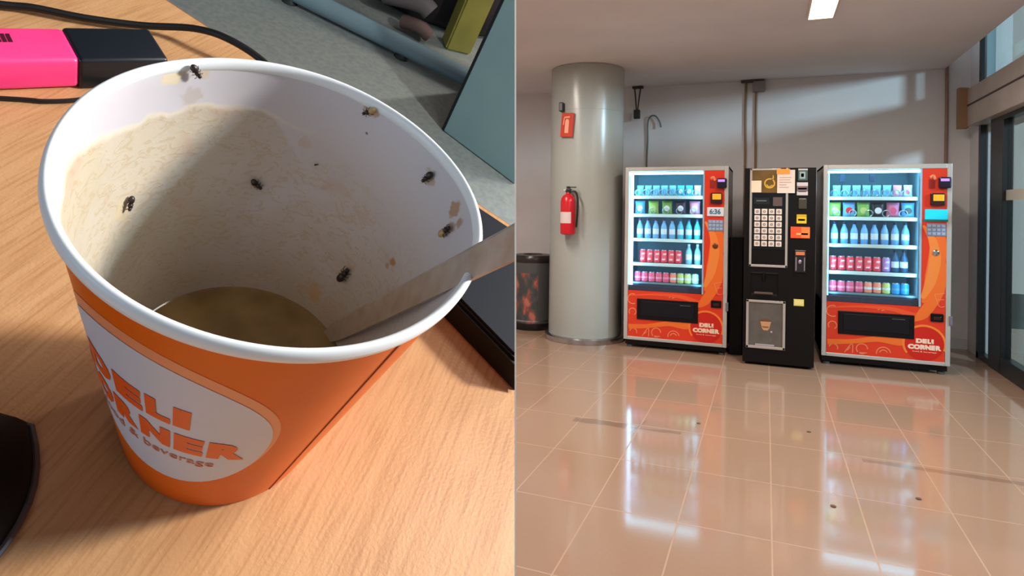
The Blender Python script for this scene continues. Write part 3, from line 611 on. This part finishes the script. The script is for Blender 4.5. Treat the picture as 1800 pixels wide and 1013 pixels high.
# inner liner: white paper with dried coffee residue below a tide line
m = mat('liner_paper', (214, 208, 206), .42); nt = m.node_tree; b = nt.nodes['Principled BSDF']; L = nt.links
tc = nt.nodes.new('ShaderNodeTexCoord'); sp = nt.nodes.new('ShaderNodeSeparateXYZ'); L.new(tc.outputs['Object'], sp.inputs[0])
def nz(scale, detail=4, dist=0, stretch=None):
    n = nt.nodes.new('ShaderNodeTexNoise'); n.inputs['Scale'].default_value = scale; n.inputs['Detail'].default_value = detail; n.inputs['Distortion'].default_value = dist
    if stretch:
        mp = nt.nodes.new('ShaderNodeMapping'); mp.inputs['Scale'].default_value = stretch; L.new(tc.outputs['Object'], mp.inputs[0]); L.new(mp.outputs[0], n.inputs[0])
    else: L.new(tc.outputs['Object'], n.inputs[0])
    return n.outputs[0]
def sstep(v, a, b2):
    n = nt.nodes.new('ShaderNodeMapRange'); n.interpolation_type = 'SMOOTHSTEP'; n.inputs[1].default_value = a; n.inputs[2].default_value = b2; L.new(v, n.inputs[0]); return n.outputs[0]
tide = math_n(nt, 'ADD', math_n(nt, 'ADD', .0765, math_n(nt, 'MULTIPLY', sp.outputs[0], -.18)), math_n(nt, 'MULTIPLY', math_n(nt, 'SUBTRACT', nz(55, 3), .5), .012))
dd_ = math_n(nt, 'SUBTRACT', tide, sp.outputs[2])
xr = sstep(sp.outputs[0], -.016, .006)
below = sstep(math_n(nt, 'SUBTRACT', dd_, math_n(nt, 'MULTIPLY', xr, .012)), -.0005, .0012)
wide = nt.nodes.new('ShaderNodeMix'); L.new(xr, wide.inputs[0]); L.new(below, wide.inputs[2]); L.new(sstep(dd_, -.004, .018), wide.inputs[3]); below = wide.outputs[0]
line = math_n(nt, 'MULTIPLY', math_n(nt, 'MULTIPLY', sstep(dd_, -.0008, .0002), math_n(nt, 'SUBTRACT', 1.0, xr)), math_n(nt, 'SUBTRACT', 1.0, sstep(dd_, .0004, .0016)))
film = math_n(nt, 'MULTIPLY', below, math_n(nt, 'ADD', .25, math_n(nt, 'MULTIPLY', sstep(nz(38, 5, 1.2), .38, .62), .4)))
deep = sstep(math_n(nt, 'SUBTRACT', .060, sp.outputs[2]), 0, .045)
leftm = sstep(math_n(nt, 'MULTIPLY', sp.outputs[0], -1), .005, .034)
col = mixc(nt, film, lin((202, 197, 202)), lin((188, 177, 163)))
col = mixc(nt, math_n(nt, 'MULTIPLY', math_n(nt, 'MULTIPLY', leftm, below), .5), col, lin((200, 182, 138)))
col = mixc(nt, math_n(nt, 'MULTIPLY', deep, .45), col, lin((176, 150, 114)))
wig = nz(230, 4, 1.6, (1, 1, 1.8)); vein = math_n(nt, 'MULTIPLY', math_n(nt, 'MULTIPLY', sstep(wig, .54, .60), math_n(nt, 'SUBTRACT', 1.0, sstep(wig, .62, .66))), below)
col = mixc(nt, math_n(nt, 'MULTIPLY', vein, .38), col, lin((176, 146, 98)))
pinkish = math_n(nt, 'MULTIPLY', math_n(nt, 'MULTIPLY', sstep(nz(60, 3, .5), .56, .66), below), .25); col = mixc(nt, pinkish, col, lin((196, 146, 124)))
col = mixc(nt, math_n(nt, 'MULTIPLY', line, .5), col, lin((226, 214, 190)))
def spot(col, c, r, rgb, amt):
    vm = nt.nodes.new('ShaderNodeVectorMath'); vm.operation = 'DISTANCE'; L.new(tc.outputs['Object'], vm.inputs[0]); vm.inputs[1].default_value = c
    d = math_n(nt, 'ADD', vm.outputs['Value'], math_n(nt, 'MULTIPLY', math_n(nt, 'SUBTRACT', nz(420, 4), .5), r*2.2))
    return mixc(nt, math_n(nt, 'MULTIPLY', math_n(nt, 'SUBTRACT', 1.0, sstep(d, r*.5, r)), amt), col, lin(rgb))
def onwall(phi, h, d=.0004): a = math.radians(phi); return Vector(((rad(h)-d)*math.cos(a), (rad(h)-d)*math.sin(a), h))
for ph, h, r_, c, amt in ((23, .0862, .0026, (176, 128, 70), .8), (17, .0865, .0018, (160, 110, 56), .7), (19, .083, .0022, (150, 112, 70), .7), (42, .085, .0022, (170, 130, 90), .6), (35, .0594, .0016, (176, 118, 50), .8), (36, .057, .001, (176, 118, 50), .6), (66, .030, .004, (196, 150, 90), .6), (75.8, .0895, .002, (170, 130, 80), .7), (145, .0895, .003, (226, 206, 160), .7), (135, .0895, .002, (206, 180, 130), .6), (54, .046, .0018, (190, 170, 140), .6), (168, .0615, .003, (206, 186, 150), .6), (138, .084, .003, (180, 165, 150), .5), (73.8, .0833, .0006, (90, 70, 55), .9), (95, .074, .002, (200, 170, 160), .5)):
    col = spot(col, onwall(ph, h), r_, c, amt)
L.new(col, b.inputs['Base Color'])
bp = nt.nodes.new('ShaderNodeBump'); bp.inputs['Strength'].default_value = .25; bp.inputs['Distance'].default_value = .0004
L.new(math_n(nt, 'MULTIPLY', wig, below), bp.inputs['Height']); L.new(bp.outputs[0], b.inputs['Normal'])
obj('inner_wall', lathe(BM(), [(.0005, .004), (.012, .004), (rad(.004)-.0005, .0045)]+[(rad(h)-.0005, h) for h in [.0045+i*.086/30 for i in range(1, 31)]]+[(rad(.0905)-.0002, .0915)], 160, caps=False), m, cup, True)
# rolled rim
rb = BM(); prof = []
for i in range(17):
    a = 2*PI*i/16; prof.append((.0391+.00098*math.cos(a), .0910+.00165*math.sin(a)))
lathe(rb, prof, 192, caps=False)
for v in rb.verts:      # the lip is slightly uneven
    a = math.atan2(v.co.y, v.co.x); k = 1+.004*math.sin(3*a+1)+.004*math.sin(5*a)
    v.co.x *= k; v.co.y *= k
obj('rim', rb, mat('rim_white', (236, 240, 242), .35), cup, True)
# printed label, wrapped on the cone: u = angle in degrees, h = height
def wrap(bm, off):       # x: degrees, z: height, y: 0 / thickness
    for v in bm.verts:
        a = math.radians(v.co.x); h = v.co.z; r = rad(h)+off-v.co.y
        v.co = Vector((r*math.cos(a), r*math.sin(a), h))
    return bm
def oval(c, a, hgt, tilt=0, n=72, p=2.15, shift=None):
    out = []
    for i in range(n):
        s = 2*PI*i/n; x = math.copysign(abs(math.cos(s))**(2/p), math.cos(s)); z = math.copysign(abs(math.sin(s))**(2/p), math.sin(s))
        out.append((c[0]+a*x, c[1]+hgt*z+tilt*a*x))
    return out
def dense_fill(poly, thick):
    bm = BM(); c = (sum(p[0] for p in poly)/len(poly), sum(p[1] for p in poly)/len(poly)); R_ = 14; n = len(poly)
    cen = bm.verts.new((c[0], -thick, c[1])); prev = None
    for j in range(1, R_+1):
        k = j/R_; cur = [bm.verts.new((c[0]+(x-c[0])*k, -thick, c[1]+(z-c[1])*k)) for x, z in poly]
        for i in range(n):
            if prev is None: bm.faces.new((cen, cur[i], cur[(i+1) % n]))
            else: bm.faces.new((prev[i], cur[i], cur[(i+1) % n], prev[(i+1) % n]))
        prev = cur
    return bm
LC = (-107.5, .0480)
obj('label_border', wrap(dense_fill(oval((LC[0], LC[1]+.0022), 42.5, .0305, -.00004), .0), .00006), mat('label_border_pale', (236, 150, 104), .4), cup, True)
lab = obj('printed_label', wrap(dense_fill(oval(LC, 40.8, .0290, -.00004), .0), .00014), mat('label_pale', (206, 210, 222), .42), cup, True)
def cone_text(s, a0, a1, h0, h1, bold, off=.00022, m=None):
    bm = text_bm(s, a0, a1, h0, h1, bold, thick=.00006)
    for k in range(int(a0), int(a1)+1, 2):
        bmesh.ops.bisect_plane(bm, geom=bm.verts[:]+bm.edges[:]+bm.faces[:], plane_co=(k, 0, 0), plane_no=(1, 0, 0))
    obj('lettering', wrap(bm, off), m or MATS['cup_print'], lab)
mat('cup_print', (232, 92, 22), .4)
def letters(s, spans, h0, h1, bold=.075):
    for ch, (a0, a1, dh) in zip(s, spans): cone_text(ch, a0, a1, h0+dh, h1+dh, bold)
letters('DELI', [(-136.5, -124, -.001), (-122, -110.5, -.0006), (-109, -100.5, 0), (-99.5, -94, .0003)], .0525, .0615)
letters('CORNER', [(-150, -139, -.0002), (-137.5, -126.5, 0), (-125, -114, 0), (-112.5, -100.5, 0), (-99, -88.5, 0), (-87, -73.5, 0)], .0395, .0488)
cone_text('food & beverage', -137, -83.5, .0325, .0372, 0.0, m=mat('thin_print', (206, 120, 90), .4))
obj('seam', wrap(box(BM(), -44.6, -43.9, -.0001, .0001, .001, .0885), .0001), mat('seam_dark', (150, 52, 12), .5), cup)
# coffee
tag(obj('coffee', lathe(BM(), [(.0005, .0050), (rad(.005)-.0008, .0050), (rad(.0236)-.00055, .0236), (rad(.0236)-.0012, .0233), (.0005, .0233)], 96, caps=True), noisy('coffee_brown', (146, 114, 64), (124, 92, 48), 90, .08, 3), smooth=True, mw=DESK), 'shallow brown leftover coffee in the bottom of the paper cup', 'coffee')
# stirrer
A_, B_ = Vector((.0379, -.0105, .0975)), Vector((.0195, .0188, .0225))
dv = (A_-B_).normalized(); E_ = A_+dv*.045; side = dv.cross((CAML-A_).normalized()).normalized(); nrm = side.cross(dv)
sb = BM(); rows = []
for i in range(13):
    k = i/12; p = B_-dv*.004+(E_-B_+dv*.004)*k; w = .0029+.0003*k
    if i == 0: w *= .5
    elif i == 1: w *= .92
    th = .0006
    rows.append([sb.verts.new(p+side*w*s+nrm*th*q) for s, q in ((1, -.6), (.85, 1), (0, .55), (-.85, 1), (-1, -.6), (0, -1))])
for a, b in zip(rows, rows[1:]):
    for k in range(6): sb.faces.new((a[k], a[(k+1) % 6], b[(k+1) % 6], b[k]))
sb.faces.new(rows[0]); sb.faces.new(rows[-1][::-1])
tag(obj('stirrer', clip(sb), noisy('stirrer_grey', (184, 168, 156), (168, 146, 126), 300, .4, stretch=(1, 1, .3)), smooth=True, mw=DESK), 'flat greyish coffee stirrer leaning over the cup rim at the right', 'stirrer')

# insects on the cup
M_ins = mat('insect_dark', (40, 27, 20), .4); M_tan = mat('insect_tan', (182, 150, 96), .45)
def insect(phi, h, length, roll, label, tan=False, lift=.0006, on_rim=False):
    n = -Vector((math.cos(math.radians(phi)), math.sin(math.radians(phi)), -.25)).normalized(); up = Vector((0, 0, 1)); up = (up-n*up.dot(n)).normalized(); sd = up.cross(n)
    d = math.cos(roll)*up+math.sin(roll)*sd; s2 = n.cross(d)
    p = onwall(phi, h, .0004)+n*(lift+length*.12)
    M = DESK @ Matrix(((d.x, s2.x, n.x, p.x), (d.y, s2.y, n.y, p.y), (d.z, s2.z, n.z, p.z), (0, 0, 0, 1)))
    t = thing('insect', label, 'insect', mw=M, group='small insects stuck in the cup')
    L_ = length; bm = BM()
    ball(bm, (L_*.40, 0, 0), (L_*.13, L_*.13, L_*.11), seg=14); ball(bm, (L_*.16, 0, .0), (L_*.17, L_*.17, L_*.15), seg=14)
    obj('body', bm, M_ins, t, True)
    obj('abdomen', ball(BM(), (-L_*.22, 0, 0), (L_*.30, L_*.22, L_*.18), seg=14), M_tan if tan else M_ins, t, True)
    if length > .002:
        lg = []
        for s in (1, -1):
            for k, (x0, dx) in enumerate(((.24, .16), (.12, -.02), (.02, -.2))):
                obj('leg', tube(BM(), [(L_*x0, s*L_*.1, 0), (L_*(x0+dx*.5), s*L_*.20, L_*.05), (L_*(x0+dx), s*L_*.29, -L_*.10)], L_*.020, 5), M_ins, t, True)
            obj('antenna', tube(BM(), [(L_*.5, s*L_*.04, 0), (L_*.57, s*L_*.08, L_*.04)], L_*.015, 4), M_ins, t)
    return t
insect(138, .0905, .0036, 2.6, 'small dark insect on the far left part of the cup rim', lift=.0010)
insect(75.8, .0893, .0036, 3.9, 'dark insect with a tan abdomen just under the far right rim', True, lift=.0008)
insect(42.3, .0850, .0038, 3.4, 'dark insect high on the right inner wall of the cup')
insect(19.0, .0815, .0042, .2, 'brownish insect lowest at the right, just above the stirrer', True)
insect(54.4, .0432, .0052, .15, 'long thin dark insect low on the inner wall near the coffee')
insect(110, .0595, .0036, 2.3, 'dark insect in the middle of the inner wall')
insect(164.7, .0626, .0034, 3.6, 'dark round insect on the left inner wall of the cup')
insect(88, .0693, .0011, 1.0, 'tiny dark speck of an insect right of centre on the inner wall')

# highlighter (origin at its left visible end, X along the pen)

def hl_frame():
    p = Vector((-.0937, .1150, 0)); a = math.radians(42)
    return DESK @ Matrix.Translation(p) @ Matrix.Rotation(a, 4, 'Z')
hl = thing('highlighter', 'neon pink highlighter pen with a black cap lying at the desk edge', 'highlighter', mw=hl_frame())
def sbox(x0, x1, y0, y1, z0, z1, b_): return box(BM(), x0, x1, y0, y1, z0, z1, b_, 4)
obj('barrel', sbox(-.075, .0, .0005, .0215, .0005, .0135, .0020), noisy('neon_pink', (255, 66, 138), (252, 60, 130), 50, .35), hl, True)
obj('cap', sbox(-.0005, .0305, .0, .0218, 0, .0136, .0015), mat('cap_black', (20, 28, 36), .35), hl, True)
mk = BM()
for k in range(4): box(mk, -.0235+k*.0016, -.0224+k*.0016, .0115, .0165, .0134, .0137)
obj('printed_mark', mk, mat('mark_dark', (70, 10, 36), .5), hl)

# cables
M_cab = mat('cable_black', (14, 14, 16), .45)
tag(obj('cable', tube(BM(), smooth_pts([(-.170, .128, .0019), (-.1388, .1463, .0022), (-.1291, .1512, .003), (-.1128, .1573, .003), (-.0939, .166, .004), (-.0752, .1727, .008), (-.0601, .1718, .010), (-.0425, .1677, .008), (-.0232, .156, .004), (-.005, .145, .002), (.02, .137, .0019)], 8), .00165, 10), M_cab, smooth=True, mw=DESK), 'thick black cable curving across the far edge of the desk', 'cable')
tag(obj('cable', tube(BM(), smooth_pts([(-.165, .062, .001), (-.1095, .0954, .001), (-.0986, .1013, .001), (-.0895, .1097, .001), (-.081, .1222, .001), (-.070, .128, .001), (-.055, .132, .001)], 8), .00085, 8), M_cab, smooth=True, mw=DESK), 'thin black cable passing in front of the pink highlighter', 'cable')

# black mouse at the left
ms = thing('computer_mouse', 'rounded black computer mouse cut off by the left edge of the picture', 'computer mouse', mw=DESK @ Matrix.Translation((-.063, -.0375, 0)) @ Matrix.Rotation(math.radians(10), 4, 'Z'))
bm = BM(); ball(bm, (0, 0, .0), (1, 1, 1), seg=32)
for v in bm.verts:
    x, y, z = v.co; f = lambda q, p: math.copysign(abs(q)**p, q)
    r = math.hypot(x, y); k = (max(abs(x), abs(y))/r)**.45 if r > 1e-6 else 1
    v.co = Vector((x/k*.031, y/k*.022, .002+max(z, -.15)*.020 if z > 0 else .002+z*.012)); v.co.z = max(v.co.z, .0002)
obj('shell', bm, mat('mouse_black', (6, 8, 14), .6, spec=.2), ms, True)
bm = BM(); pts = []
for i in range(33):
    a = 2*PI*i/32; x, y = math.cos(a), math.sin(a); k = max(abs(x), abs(y))**.45; pts.append((x/k*.0313, y/k*.0223, .0022))
obj('base_trim', tube(bm, pts, .0009, 8), mat('mouse_trim', (70, 62, 62), .35), ms, True)

# dark case at the right
dk = thing('dark_case', 'flat dark blue-black case lying right of the cup under the stirrer', 'case', mw=DESK)
obj('case_body', clip(prism(BM(), [(.045, .0695), (.14, -.007), (.16, .075), (.045, .123)], .0002, .012, .0012)), mat('case_black', (9, 8, 9), .6, spec=.25), dk)
obj('case_top', clip(prism(BM(), [(.0465, .0710), (.138, -.0030), (.158, .0735), (.0465, .1205)], .0118, .0130)), mat('case_navy', (14, 22, 34), .6, spec=.25), dk)

# ---- what lies beyond the desk, down on the floor
FZ = -.74
fl = tag(obj('speckled_floor', clip(prism(BM(), [(-1.5, .55), (1.2, .55), (1.2, 2.72), (-1.5, 2.72)], FZ-.03, FZ)), noisy('speckled_stone', (142, 154, 156), (160, 168, 166), 70, .6, 8), mw=DESK), 'blue-grey speckled floor seen beyond the desk', 'floor')
del fl['label'], fl['category']; fl['kind'] = 'structure'; fl.name = 'floor_desk_room'
t = thing('metal_rail', 'round blue-grey metal tube running along the floor beyond the cup', 'rail', mw=DESK)
obj('rail_tube', tube(BM(), smooth_pts([(-.75, 1.765, -.705), (-.355, 1.70, -.705), (.25, 1.605, -.705), (.29, 1.59, -.705)]), .028, 16), noisy('blue_grey_metal', (126, 156, 172), (138, 168, 184), 6, .35), t, True)
for (x, y) in ((-.30, 1.69), (.05, 1.635)): obj('rail_foot', lathe(BM(), [(.024, FZ), (.02, FZ+.012), (.012, FZ+.02), (.012, FZ+.03)], 16, x, y), mat('foot_dark', (44, 52, 54), .5), t, True)
t = thing('storage_bag', 'dark bag with pale folds slumped behind the metal tube', 'bag', mw=DESK)
bm = BM(); ball(bm, (.05, 2.10, FZ+.12), (.34, .21, .26), seg=32)
for v in bm.verts: v.co.z = max(v.co.z, FZ+.002); v.co.z += .012*math.sin(40*v.co.x) if v.co.z > FZ+.03 else 0
obj('bag_body', clip(bm), noisy('bag_dark', (22, 26, 42), (50, 42, 46), 12, .7), t, True)
for (pts, r_, nm, c) in (([(-.06, 1.83, -.66), (.05, 1.80, -.63), (.09, 1.79, -.64)], .03, 'fold_grey', (116, 110, 112)), ([(.0, 1.87, -.56), (.09, 1.84, -.54), (.10, 1.85, -.56)], .045, 'fold_beige', (164, 166, 146)), ([(.02, 1.79, -.705), (.07, 1.77, -.69), (.11, 1.77, -.705)], .022, 'fold_brown', (112, 92, 88))):
    obj('fabric_fold', tube(BM(), smooth_pts(pts, 6), r_, 12, radii=None), mat(nm, c, .8), t, True)
t = tag(obj('yellow_post', prism(BM(), [(.175, 1.795), (.26, 1.825), (.24, 1.895), (.155, 1.865)], FZ, FZ+.34, .006), noisy('olive_yellow', (178, 172, 84), (158, 154, 76), 9, .6), mw=DESK), 'olive yellow upright post behind the metal tube', 'post')
t = thing('blue_grey_cabinet', 'blue-grey cabinet side with a dark back edge, far right beyond the desk', 'cabinet', mw=DESK)
obj('cabinet_side', clip(prism(BM(), [(.2136, 1.3333), (.62, 1.105), (.80, 1.42), (.39, 1.65)], FZ+.002, FZ+.60, .002)), noisy('blue_grey_panel', (140, 180, 190), (150, 190, 198), 4, .5), t)
obj('back_edge', clip(prism(BM(), [(.2136, 1.3345), (.208, 1.339), (.38, 1.66), (.388, 1.652)], FZ+.001, FZ+.60)), mat('edge_dark', (26, 32, 36), .6), t)

# unseen walls and ceiling added to keep ambient light off the desk (open to the hall on its right)
def shell(name, x0, x1, u0, u1, f0, f1, m):
    bm = BM(); bmesh.ops.create_cube(bm, size=1)
    for v in bm.verts:
        v.co = cam2w((x0 if v.co.x < 0 else x1, -(u0 if v.co.y < 0 else u1), f0 if v.co.z < 0 else f1))+EYEV
    return struct(name, bm, m)
M_off = noisy('lightblock_grey', (96, 94, 92), (90, 88, 86), 2, .8)
shell('wall_lightblock_left', -1.06, -1.0, -EYE, 1.26, -1.06, 1.0, M_off)
shell('wall_lightblock_rear', -1.0, .02, -EYE, 1.26, -1.06, -1.0, M_off)
shell('ceiling_lightblock', -1.06, .02, 1.26, 1.32, -1.06, 1.6, M_off)
# thin white divider between the two places
def pray(px, py): dx, dy = px-PX, py-PY; return cam2w(((cr*dx+sr*dy)/F, (-sr*dx+cr*dy)/F, 1))
bm = BM(); dv_ = []
for d in (.62, .64):
    for py, zz in ((-60, None), (1090, None)):
        q = pray(906, py)*d+EYEV; dv_.append(q)
top_n, bot_n, top_f, bot_f = dv_
nw = (cam2w((NCL.x, 0, 0))*0 + (pray(906, 0).cross(pray(906, 1013))).normalized())
dn = (bot_n-top_n).normalized(); kz = (EYE - .0)/1.0
bot_n = top_n+dn*((top_n.z)/-dn.z); bot_f = top_f+(bot_f-top_f).normalized()*((top_f.z)/-(bot_f-top_f).normalized().z)
hw = 1.4/F*.62
vs = [bm.verts.new(p+nw*s*hw) for s in (1, -1) for p in (top_n, bot_n, bot_f, top_f)]
for f_ in ((0, 1, 2, 3), (7, 6, 5, 4), (0, 4, 5, 1), (1, 5, 6, 2), (2, 6, 7, 3), (3, 7, 4, 0)): bm.faces.new([vs[i] for i in f_])
tag(obj('divider_strip', bm, mat('divider_white', (222, 226, 226), .5)), 'very thin white upright strip between the cup desk and the vending hall', 'divider')
